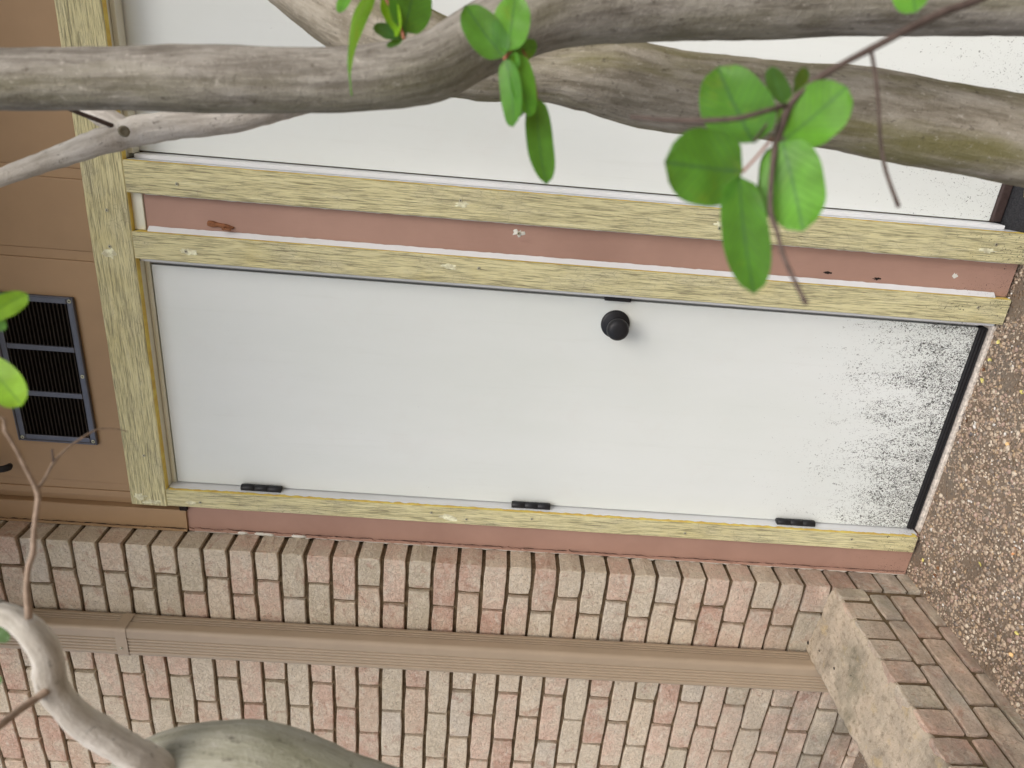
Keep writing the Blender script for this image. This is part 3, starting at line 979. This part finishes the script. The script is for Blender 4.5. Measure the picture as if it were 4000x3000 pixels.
# ---------------------------------------------------------------- low brick wall running out from the corner
low = thing('low_brick_wall', (-.25, -.5, GZ), 'low mossy brick wall with a mortar top running out from the house corner', 'low wall')
LX1, LX0, LY0, LY1 = XC, -.362, -.0985, -1.20
box('mortar', (LX0 + .006, LX1 - .0085), (LY1, LY0), (GZ - .02, .205), 'mortar', low, 0)
yj = [-.0985, -.1425] + [-.1425 - .0706 * i for i in range(1, 16)]
for i in range(len(yj) - 1):
    a, b = yj[i] - (0 if i == 0 else .0045), yj[i + 1] + .0045
    proud = rv.uniform(-.003, .005)
    o = add_brick(low, 'rowlock', (.218, .0616, .0815), ((LX0 + LX1) / 2 + proud, (a + b) / 2, .1705 + rv.uniform(-.002, .002)), rv.randrange(5), (1, (a - b) / .0616, 1), .012)
for ztop, zbot, joints in ((.1215, .0745, [-.112, -.2135, -.365, -.568, -.770, -.97, -1.19]), (.0655, .0045, [-.112, -.2725, -.481, -.685, -.89, -1.09, -1.19]), (-.004, -.068, [-.112, -.2249, -.380, -.580, -.785, -.99, -1.19])):
    for a, b in zip(joints[:-1], joints[1:]):
        D = .10
        add_brick(low, 'low', (D, .19, .055), (LX1 - D / 2 + rv.uniform(-.002, .002), (a + b) / 2, (ztop + zbot) / 2), rv.randrange(5), (1, (a - b - .009) / .19, (ztop - zbot) / .055), .006)
# mortar top: lumpy, sloping to the path, ragged along both edges
nx, ny = 26, 110
vv, ff = [], []
for j in range(ny + 1):
    y = LY0 + .002 + (LY1 - LY0) * j / ny
    for i in range(nx + 1):
        s = i / nx
        eL = LX0 - .004 + .008 * noise.noise(Vector((y * 22, 1.5, 0))) + .004 * noise.noise(Vector((y * 80, 3.5, 0)))
        eR = LX1 - .004 + .005 * noise.noise(Vector((y * 26, 7.5, 0))) - .004 * abs(math.sin((y + .1425) / .0706 * math.pi))
        x = eL + (eR - eL) * s
        z = .2365 + (.2125 - .2365) * s
        z += .0060 * noise.noise(Vector((x * 16, y * 16, 2))) + .0034 * noise.noise(Vector((x * 55, y * 55, 5))) + .0012 * noise.noise(Vector((x * 140, y * 140, 8)))
        z -= .006 * max(0, 1 - min(s, 1 - s) / .07) ** 2
        vv.append((x, y, z))
m = nx + 1
for j in range(ny):
    for i in range(nx):
        ff.append([j * m + i, j * m + i + 1, (j + 1) * m + i + 1, (j + 1) * m + i])
rim = [j * m for j in range(ny + 1)], [j * m + nx for j in range(ny + 1)]
for e, dx in ((rim[0], 0), (rim[1], 0)):
    o0 = len(vv)
    for q in e:
        v = vv[q]
        vv.append((v[0] + (.004 if e is rim[0] else -.004), v[1], .196))
    for j in range(ny):
        ff.append([e[j], e[j + 1], o0 + j + 1, o0 + j])
capo = mk('mortar_top', vv, ff, 'cap', low, smooth=True)
fix_normals(capo.data)
for (x, y, r) in ((-.292, -.235, .0045), (-.31, -.155, .003), (-.25, -.30, .002), (-.335, -.098, .006)):
    lathe('mortar_pit', [(r, 0), (r * .7, .0006)], (x, y, .2365 - (x - LX0) / (LX1 - LX0) * .024 + .002), (0, 0, 1), 'dark', low, 9)

# ---------------------------------------------------------------- eave over the doors
eave = thing('roof_eave', (.8, -.2, 2.75), 'brown boxed eave over the doors', 'eave')
box('soffit', (-.30, 2.4), (-.50, .10), (2.762, 2.78), 'soffit', eave, .002)
box('fascia', (-.31, 2.41), (-.525, -.50), (2.74, 2.92), 'soffit', eave, .002)
box('roof_deck', (-.31, 2.41), (-.50, .30), (2.90, 2.93), 'soffit', eave, .002)

# ---------------------------------------------------------------- trees
TUBES = {
    'trunk1': [[1.2046, -0.7203, 0.5532, 0.0396], [1.1883, -0.7195, 0.7289, 0.0385], [1.171, -0.7305, 0.8924, 0.0391], [1.1541, -0.7416, 1.0521, 0.0396], [1.1402, -0.7545, 1.1408, 0.0392], [1.1217, -0.7709, 1.1964, 0.0397], [1.0942, -0.7862, 1.2451, 0.0384], [1.0674, -0.8013, 1.2881, 0.0362], [1.0529, -0.8047, 1.3524, 0.0351], [1.0424, -0.8047, 1.4523, 0.0346], [1.0347, -0.8036, 1.5524, 0.0341], [1.0274, -0.8022, 1.6526, 0.0331], [1.0192, -0.8013, 1.7527, 0.0331], [1.0113, -0.7991, 1.8779, 0.0311]],
    'trunk2': [[1.0281, -0.6096, 0.3478, 0.0587], [1.0407, -0.5986, 0.4717, 0.0567], [1.0593, -0.5813, 0.6772, 0.0548], [1.0642, -0.573, 0.8149, 0.0515], [1.0649, -0.5672, 0.9392, 0.0528], [1.0685, -0.5627, 1.0049, 0.0541], [1.0747, -0.5574, 1.0616, 0.0535], [1.075, -0.5549, 1.1166, 0.0443], [1.0738, -0.5534, 1.1603, 0.0391], [1.0731, -0.5507, 1.2276, 0.043], [1.0827, -0.5436, 1.2938, 0.0522], [1.1025, -0.5317, 1.3672, 0.0574], [1.1318, -0.4936, 1.446, 0.0559], [1.171, -0.4515, 1.5217, 0.0529], [1.2345, -0.3752, 1.6373, 0.0507]],
    'branch2': [[1.0771, -0.5413, 1.398, 0.0222], [1.0283, -0.5927, 1.4519, 0.0196], [1.0031, -0.623, 1.507, 0.0167], [0.9837, -0.6398, 1.5637, 0.0153], [0.9735, -0.6525, 1.6199, 0.0158], [0.9649, -0.654, 1.6709, 0.0176], [0.9547, -0.6571, 1.7006, 0.017], [0.9417, -0.6721, 1.7333, 0.015], [0.9184, -0.6797, 1.7886, 0.0126], [0.8944, -0.6986, 1.8428, 0.0107], [0.8685, -0.718, 1.9043, 0.01]],
    'stub2': [[0.9595, -0.6555, 1.6888, 0.0133], [0.9695, -0.6443, 1.7197, 0.014], [0.9784, -0.6226, 1.7536, 0.0124], [0.9937, -0.5919, 1.8045, 0.0114], [1.0199, -0.5446, 1.8775, 0.0104]],
    'twig2': [[0.9663, -0.6681, 1.7065, 0.003], [0.9742, -0.6804, 1.7212, 0.0029], [0.9818, -0.6928, 1.7363, 0.0026], [0.9951, -0.7133, 1.7587, 0.0017]],
    'branch3': [[0.5774, -1.1158, 1.6792, 0.0105], [0.5731, -1.1191, 1.6471, 0.0108], [0.5674, -1.1227, 1.624, 0.0114], [0.5543, -1.1291, 1.6056, 0.0127], [0.536, -1.132, 1.5969, 0.0127], [0.5182, -1.1343, 1.5964, 0.0141], [0.4977, -1.1379, 1.5927, 0.0142], [0.4776, -1.1417, 1.5795, 0.0143], [0.4555, -1.1411, 1.5634, 0.0145], [0.4322, -1.1414, 1.5386, 0.0153], [0.4104, -1.1409, 1.5163, 0.0169], [0.373, -1.1363, 1.4935, 0.02]],
    'trunk3': [[0.1171, -1.1321, 1.6263, 0.0479], [0.2171, -1.1232, 1.5873, 0.0519], [0.2898, -1.1153, 1.5508, 0.0563], [0.3319, -1.1096, 1.5127, 0.0589], [0.3501, -1.1092, 1.4675, 0.0596], [0.3561, -1.114, 1.4247, 0.0592], [0.3477, -1.1194, 1.3855, 0.0592], [0.3296, -1.1297, 1.3292, 0.0603], [0.2995, -1.136, 1.2373, 0.0628], [0.2715, -1.1429, 1.1093, 0.0653], [0.2359, -1.1458, 0.9031, 0.0692]],
    'twig3a': [[0.5772, -1.1301, 1.6063, 0.003], [0.6044, -1.1238, 1.6068, 0.0026], [0.6268, -1.1196, 1.6039, 0.0025], [0.6405, -1.1161, 1.5992, 0.0025], [0.6598, -1.1111, 1.598, 0.0023], [0.6777, -1.1067, 1.5952, 0.0022], [0.6909, -1.1033, 1.5932, 0.0023], [0.6974, -1.1004, 1.595, 0.0024], [0.7078, -1.1013, 1.5968, 0.002], [0.7193, -1.1016, 1.5997, 0.0018], [0.7395, -1.1036, 1.6029, 0.0017], [0.7585, -1.1061, 1.6071, 0.0015], [0.7768, -1.1088, 1.6136, 0.0013]],
    'twig3b': [[0.6974, -1.1004, 1.595, 0.0019], [0.6994, -1.0886, 1.5956, 0.0013], [0.7023, -1.0653, 1.6005, 0.0014], [0.7012, -1.0438, 1.6046, 0.0012], [0.6973, -1.0126, 1.6085, 0.0011], [0.6941, -0.9813, 1.6069, 0.0009], [0.6865, -0.9627, 1.6084, 0.0007], [0.6775, -0.9449, 1.6065, 0.0005], [0.6656, -0.9284, 1.6028, 0.0005]],
    'twig3c': [[0.7019, -1.0655, 1.6005, 0.0012], [0.7051, -1.0585, 1.6035, 0.0009], [0.7093, -1.051, 1.6082, 0.0011]],
    'twig3d': [[0.5183, -1.21, 1.609, 0.0036], [0.5124, -1.1909, 1.6063, 0.0034], [0.5086, -1.1709, 1.6027, 0.0032], [0.5054, -1.1561, 1.5985, 0.0033], [0.5098, -1.1491, 1.5909, 0.0036]],
    'twigC': [[1.1827, -1.067, 0.8166, 0.0038], [1.1438, -1.0918, 0.8821, 0.0031], [1.1305, -1.1016, 0.9133, 0.0028], [1.1169, -1.1118, 0.9395, 0.0025], [1.104, -1.1164, 0.9616, 0.0024], [1.0935, -1.1201, 0.9794, 0.0022], [1.0831, -1.1239, 0.9951, 0.0026], [1.0742, -1.1273, 1.0054, 0.0024], [1.0655, -1.1307, 1.0135, 0.0026], [1.053, -1.1359, 1.018, 0.003], [1.0437, -1.1398, 1.0206, 0.0028], [1.0339, -1.1494, 1.024, 0.002], [1.0145, -1.1631, 1.0265, 0.0019], [0.9985, -1.1754, 1.0271, 0.0018], [0.989, -1.1851, 1.0241, 0.0015], [0.9778, -1.1955, 1.022, 0.0015], [0.9662, -1.2063, 1.0169, 0.0015], [0.9518, -1.2183, 1.0088, 0.0016]],
    'twigC2': [[1.1034, -1.1166, 0.9621, 0.0014], [1.0924, -1.1162, 0.9561, 0.0012], [1.0744, -1.1188, 0.9496, 0.0012], [1.0488, -1.1247, 0.9433, 0.0012], [1.0332, -1.1263, 0.9371, 0.0014], [1.021, -1.1318, 0.9322, 0.0014], [1.0047, -1.1339, 0.9215, 0.0016]],
    'twigC3': [[1.0643, -1.1472, 1.0221, 0.0019], [1.0594, -1.1594, 1.0408, 0.0017], [1.0543, -1.1609, 1.0561, 0.0017], [1.0509, -1.156, 1.0773, 0.0016], [1.049, -1.1503, 1.1003, 0.0015], [1.049, -1.1438, 1.1228, 0.0011]],
    'twigC4': [[1.0598, -1.1328, 1.0219, 0.001], [1.0524, -1.1411, 1.0297, 0.0009], [1.041, -1.151, 1.0399, 0.0009]],
    'petC': [[1.0429, -1.14, 1.0244, 0.0009], [1.0309, -1.1501, 1.0357, 0.0008], [1.0216, -1.1592, 1.0459, 0.0009]],
    'twigB': [[1.1026, -0.9537, 1.1961, 0.0014], [1.0902, -0.9698, 1.2009, 0.0015], [1.0845, -0.9775, 1.2061, 0.0019], [1.0797, -0.9849, 1.2085, 0.0016]],
    'twigB2': [[1.0921, -0.9638, 1.1954, 0.0011], [1.0747, -0.9772, 1.1857, 0.001], [1.0624, -0.9828, 1.1806, 0.0008], [1.0498, -0.9883, 1.1779, 0.0008]],
    'twigA': [[1.1571, -0.8802, 1.3369, 0.0021], [1.1292, -0.9037, 1.3254, 0.0016], [1.1054, -0.9257, 1.3072, 0.0013], [1.0897, -0.9384, 1.2994, 0.0014]],
}
LEAVES = [
    [[1.0398, -1.1515, 1.0395], [1.085, -1.0984, 1.0579], [-0.401, 0.023, 0.916], 0.0466, 0.1, 1, 0.25, "c"],
    [[1.0431, -1.1403, 1.0156], [1.0789, -1.1373, 0.9809], [0.566, 0.533, 0.629], 0.041, 0.12, 2, 0.25, "c"],
    [[1.0217, -1.1591, 1.0462], [1.0244, -1.1664, 1.1], [-0.959, -0.285, 0.008], 0.051, 0.1, 1, 0.25, "c"],
    [[1.0191, -1.1601, 1.0478], [0.9537, -1.2106, 1.0398], [0.119, 0.004, -0.993], 0.0318, 0.12, 1, 0.25, "c"],
    [[1.0423, -1.1459, 1.0192], [0.9906, -1.1852, 1.0074], [0.497, -0.426, -0.756], 0.0401, 0.1, 2, 0.25, "c"],
    [[1.0403, -1.1306, 1.0148], [0.9922, -1.1513, 1.0178], [0.319, -0.812, -0.489], 0.0336, 0.1, 0, 0.25, "c"],
    [[1.0642, -1.1204, 1.0125], [1.0885, -1.0986, 1.0204], [-0.17, -0.162, 0.972], 0.0165, 0.1, 0, 0.25, "c"],
    [[1.0685, -1.1188, 1.0069], [1.0888, -1.0996, 0.9949], [0.654, -0.245, 0.715], 0.0147, 0.1, 0, 0.25, "c"],
    [[1.1587, -1.0723, 0.9303], [1.1302, -1.0956, 0.9276], [0.513, -0.55, -0.659], 0.0247, 0.1, 2, 0.25, "c"],
    [[1.0813, -0.9842, 1.2093], [1.1187, -0.9664, 1.2447], [-0.571, -0.312, 0.759], 0.0328, 0.1, 1, 0.25, "b"],
    [[1.0858, -0.9824, 1.2069], [1.1306, -0.9631, 1.2031], [0.002, 0.19, 0.982], 0.0329, 0.1, 2, 0.25, "b"],
    [[1.0801, -0.9848, 1.2082], [1.0286, -1.0239, 1.1975], [0.47, -0.403, -0.785], 0.0211, 0.15, 1, 0.25, "b"],
    [[1.0859, -0.9773, 1.1965], [1.0373, -1.0153, 1.1842], [-0.008, 0.316, -0.949], 0.0226, 0.12, 2, 0.25, "b"],
    [[1.082, -0.9732, 1.2031], [1.0928, -0.9587, 1.1808], [0.824, -0.567, 0.028], 0.022, 0.1, 1, 0.25, "b"],
    [[1.0847, -0.9775, 1.2033], [1.0712, -0.9891, 1.1975], [0.632, -0.407, -0.66], 0.0127, 0.1, 1, 0.25, "b"],
    [[1.0577, -0.9843, 1.19], [1.0356, -0.9939, 1.1914], [0.271, -0.721, -0.638], 0.0143, 0.1, 0, 0.25, "b"],
    [[1.0523, -0.9872, 1.1787], [0.9872, -1.0378, 1.1664], [-0.0, 0.236, -0.972], 0.0248, 0.14, 1, 0.25, "b"],
    [[1.1261, -0.9049, 1.3296], [1.0404, -0.9853, 1.3369], [-0.677, 0.73, 0.093], 0.0357, 0.22, 2, 0.25, "a"],
    [[1.1238, -0.9061, 1.325], [1.0922, -0.937, 1.3047], [0.743, -0.411, -0.528], 0.0211, 0.2, 3, 0.25, "a"],
    [[1.0952, -0.9305, 1.3005], [1.1442, -0.8987, 1.2923], [0.33, -0.277, 0.902], 0.0392, 0.1, 1, 0.25, "a"],
    [[1.0897, -0.9384, 1.2994], [1.1005, -0.916, 1.3288], [-0.432, -0.635, 0.641], 0.021, 0.1, 0, 0.25, "a"],
    [[1.0902, -0.9381, 1.2994], [1.0825, -0.9353, 1.3156], [-0.574, -0.809, -0.129], 0.0116, 0.1, 0, 0.25, "a"],
    [[1.1308, -0.9017, 1.3553], [1.1062, -0.923, 1.3603], [-0.039, -0.183, -0.982], 0.0122, 0.1, 2, 0.25, "a"],
    [[0.8608, -1.1167, 1.5999], [0.8859, -1.1186, 1.5575], [0.814, -0.301, 0.497], 0.0193, 0.1, 3, 0.25, "d"],
    [[0.8686, -1.1135, 1.5954], [0.8508, -1.1107, 1.5863], [0.472, 0.166, -0.866], 0.0132, 0.1, 1, 0.25, "d"],
    [[0.8328, -1.129, 1.5952], [0.8123, -1.1618, 1.5487], [0.536, 0.56, -0.632], 0.0263, 0.1, 3, 0.25, "d"],
    [[0.5885, -1.1572, 1.6236], [0.5813, -1.1612, 1.6029], [0.756, 0.542, -0.367], 0.012, 0.1, 0, 0.25, "e"],
    [[0.5485, -1.1747, 1.6191], [0.5475, -1.1756, 1.6071], [0.847, 0.52, -0.11], 0.009, 0.1, 0, 0.25, "e"],
]
FALLEN = [[0.1691, -0.3219, 0], [0.015, -0.4179, 1], [-0.0376, -0.4274, 2], [0.0753, -0.2491, 1], [-0.0521, -0.0663, 1], [-0.1078, -0.1305, 3], [-0.0551, -0.1277, 3], [-0.0302, -0.1289, 4], [0.5752, -0.0417, 1], [0.4974, -0.0282, 3], [0.5259, -0.0367, 1], [0.4712, -0.0364, 1], [0.36, -0.0335, 3], [0.4989, -0.1686, 1], [0.3738, -0.1873, 2]]
KNOT = [0.9625, -0.6838, 1.685]
KNOT_DIR = [0.097, -0.891, -0.443]

GROUND_END = {'trunk1': [[1.30, -.74, GZ - .02, .055], [1.245, -.72, .25, .043]], 'trunk2': [[1.02, -.66, GZ - .02, .078], [1.01, -.64, .15, .066]]}
tree1 = thing('tree', (1.15, -.70, GZ), 'smooth olive barked twin-stemmed tree in front of the door on the knob side', 'tree')
tube('trunk', GROUND_END['trunk1'] + TUBES['trunk1'] + [[1.00, -.80, 2.25, .030], [.95, -.86, 2.8, .026], [.98, -.90, 3.4, .018]], 'bark1', tree1, 28, .012, .07, 1)
tube('trunk', GROUND_END['trunk2'] + TUBES['trunk2'] + [[1.34, -.40, 1.95, .046], [1.42, -.50, 2.5, .038], [1.5, -.62, 3.3, .022]], 'bark2', tree1, 32, .012, .07, 2)
br2 = tube('branch', TUBES['branch2'] + [[.80, -.74, 2.1, .009], [.76, -.80, 2.5, .006]], 'bark3', tree1, 18, .008, .10, 3)
tube('branch', TUBES['stub2'] + [[1.03, -.50, 2.1, .009]], 'bark3', tree1, 14, .008, .10, 4)
tube('twig', TUBES['twig2'], 'twig', tree1, 8, .006, .05, 5)
lathe('branch_knot', [(.0072, 0), (.0066, .002), (.0050, .0034), (.0032, .0020)], KNOT, KNOT_DIR, 'bark2', tree1, 12)
tw = tube('twig', [[1.225, -.725, .33, .0045], [1.235, -.86, .52, .0038]] + TUBES['twigC'], 'twig', tree1, 10, .006, .10, 6)
for nm, mt in (('twigC2', 'twig'), ('twigC3', 'twig'), ('twigC4', 'twig'), ('petC', 'petiole')):
    tube('side_twig', TUBES[nm], mt, tw, 8, .006, .10, 7)
twb = tube('twig', [[1.14, -.90, 1.20, .003]] + TUBES['twigB'], 'petiole', tree1, 8, .006, .05, 8)
tube('side_twig', TUBES['twigB2'], 'petiole', twb, 8, .006, .05, 9)
twa = tube('twig', [[1.36, -.43, 2.05, .004], [1.26, -.66, 1.62, .003]] + TUBES['twigA'], 'petiole', tree1, 8, .006, .05, 10)
twd = tube('twig', [[.80, -.74, 2.1, .004], [.78, -1.0, 1.95, .003], [.79, -1.13, 1.66, .0022], [.775, -1.16, 1.59, .0018]], 'twig_pale', tree1, 8, .01, .05, 11)
tree2 = thing('tree', (.22, -1.13, GZ), 'grey green barked tree whose pale crooked branch crosses the brick wall', 'tree')
tube('trunk', [[.1292, -1.05, 2.6, .03], [.10, -1.10, 2.1, .04]] + TUBES['trunk3'] + [[.255, -1.14, .55, .074], [.25, -1.14, .2, .080], [.25, -1.14, GZ - .02, .095]], 'bark4', tree2, 32, .014, .09, 21)
b3 = tube('branch', TUBES['branch3'][:1] and [[.60, -1.10, 2.0, .007]] + TUBES['branch3'] + [[.32, -1.14, 1.44, .026]], 'bark3', tree2, 20, .007, .16, 22)
t3 = tube('twig', TUBES['twig3a'] + [[.80, -1.11, 1.72, .001]], 'twig_pale', tree2, 10, .005, .12, 23)
tube('side_twig', TUBES['twig3b'], 'twig_pale', t3, 8, .005, .10, 24)
tube('side_twig', TUBES['twig3c'], 'twig', t3, 8, .005, .10, 25)
tube('twig', TUBES['twig3d'], 'twig_pale', tree2, 10, .006, .08, 26)
for b, t, wd, w, curl, tone, fold, g in LEAVES:
    leaf_mesh('leaf', b, t, wd, w, curl, 'leaf%d' % tone, tree2 if g == 'e' else tree1, fold)

# leaves of the crowns overhead, out of the picture: they green the light that reaches the wall
def crown(parent, centres, n, seed):
    rnd = random.Random(seed)
    vv, ff = [], []
    for _ in range(n):
        c = rnd.choice(centres)
        while True:
            d = Vector((rnd.uniform(-1, 1), rnd.uniform(-1, 1), rnd.uniform(-1, 1)))
            if d.length < 1:
                break
        p = Vector(c[:3]) + d * c[3]
        a = Vector((rnd.gauss(0, 1), rnd.gauss(0, 1), rnd.gauss(0, .5))).normalized()
        w = a.cross(Vector((rnd.gauss(0, .4), rnd.gauss(0, .4), 1))).normalized()
        L, W = rnd.uniform(.045, .075), rnd.uniform(.012, .02)
        k = len(vv)
        vv.extend([p, p + a * L * .45 + w * W, p + a * L, p + a * L * .45 - w * W])
        ff.append([k, k + 1, k + 2, k + 3])
    o = mk('crown_foliage', vv, ff, 'leaf1', parent)
    o['kind'] = 'stuff'
crown(tree1, [(.98, -.9, 3.3, .55), (1.5, -.65, 3.4, .6), (.8, -1.0, 3.0, .4), (1.3, -1.2, 3.7, .6)], 2600, 5)
crown(tree2, [(.15, -1.1, 3.2, .5), (-.3, -1.3, 3.5, .5), (.5, -1.4, 3.6, .5)], 1500, 6)

# ---------------------------------------------------------------- fallen leaves and petals on the concrete
FT = [('curled orange pink leaf lying on the path', (206, 140, 96)), ('yellow petal on the concrete', (184, 172, 104)), ('pink and yellow petal on the concrete', (214, 168, 120)), ('brown curled leaf by the wall foot', (92, 62, 42)), ('scrap', (108, 76, 50))]
FM = [m_plain('fallen_%d' % i, c, .7, 0, .25, .5, .4, 120) for i, (_, c) in enumerate(FT)]
FL = ['curled orange pink leaf lying alone far out on the path', 'lone lemon petal far along the path edge of the picture', 'pink and yellow petal below the lemon one', 'pale yellow petal in the middle of the path',
      'small yellow scrap beside the foot of the pink corner board', 'curled brown leaf at the foot of the brick reveal', 'dark brown scrap near the brick reveal', 'thin brown scrap left of the brown leaf',
      'yellow petal by the knob side casing foot', 'brown leaf scrap between two yellow petals near the sill', 'yellow petal just above the brown scrap at the sill', 'yellow petal just below the brown scrap at the sill',
      'brown crumpled leaf against the middle of the sill', 'yellow petal at the picture edge level with the sill', 'yellow brown petal near the picture edge on the path']
rf = random.Random(17)
for (x, y, k), lab in zip(FALLEN, FL):
    a = rf.uniform(0, 6.28)
    ln = .022 if k == 0 else rf.uniform(.011, .016)
    d = Vector((math.cos(a), math.sin(a), .25))
    w = Vector((-math.sin(a), math.cos(a), .3))
    p0 = Vector((x, y, GZ + .003)) - d * ln / 2
    o = leaf_mesh('fallen_leaf', p0 + Vector((0, 0, .003)), p0 + d * ln, w, ln * .6, .5, FM[k], None, .9, 6, 2)
    tag(o, lab, 'leaf', 'leaves and petals fallen on the path')
fl = leaf_mesh('fallen_leaf', (.905, -.020, .012), (.950, -.012, .020), (.1, 1, .2), .022, .2, FM[1], None, .4, 6, 2)
tag(fl, 'pale yellow leaf lying on the black threshold', 'leaf', 'leaves and petals fallen on the path')
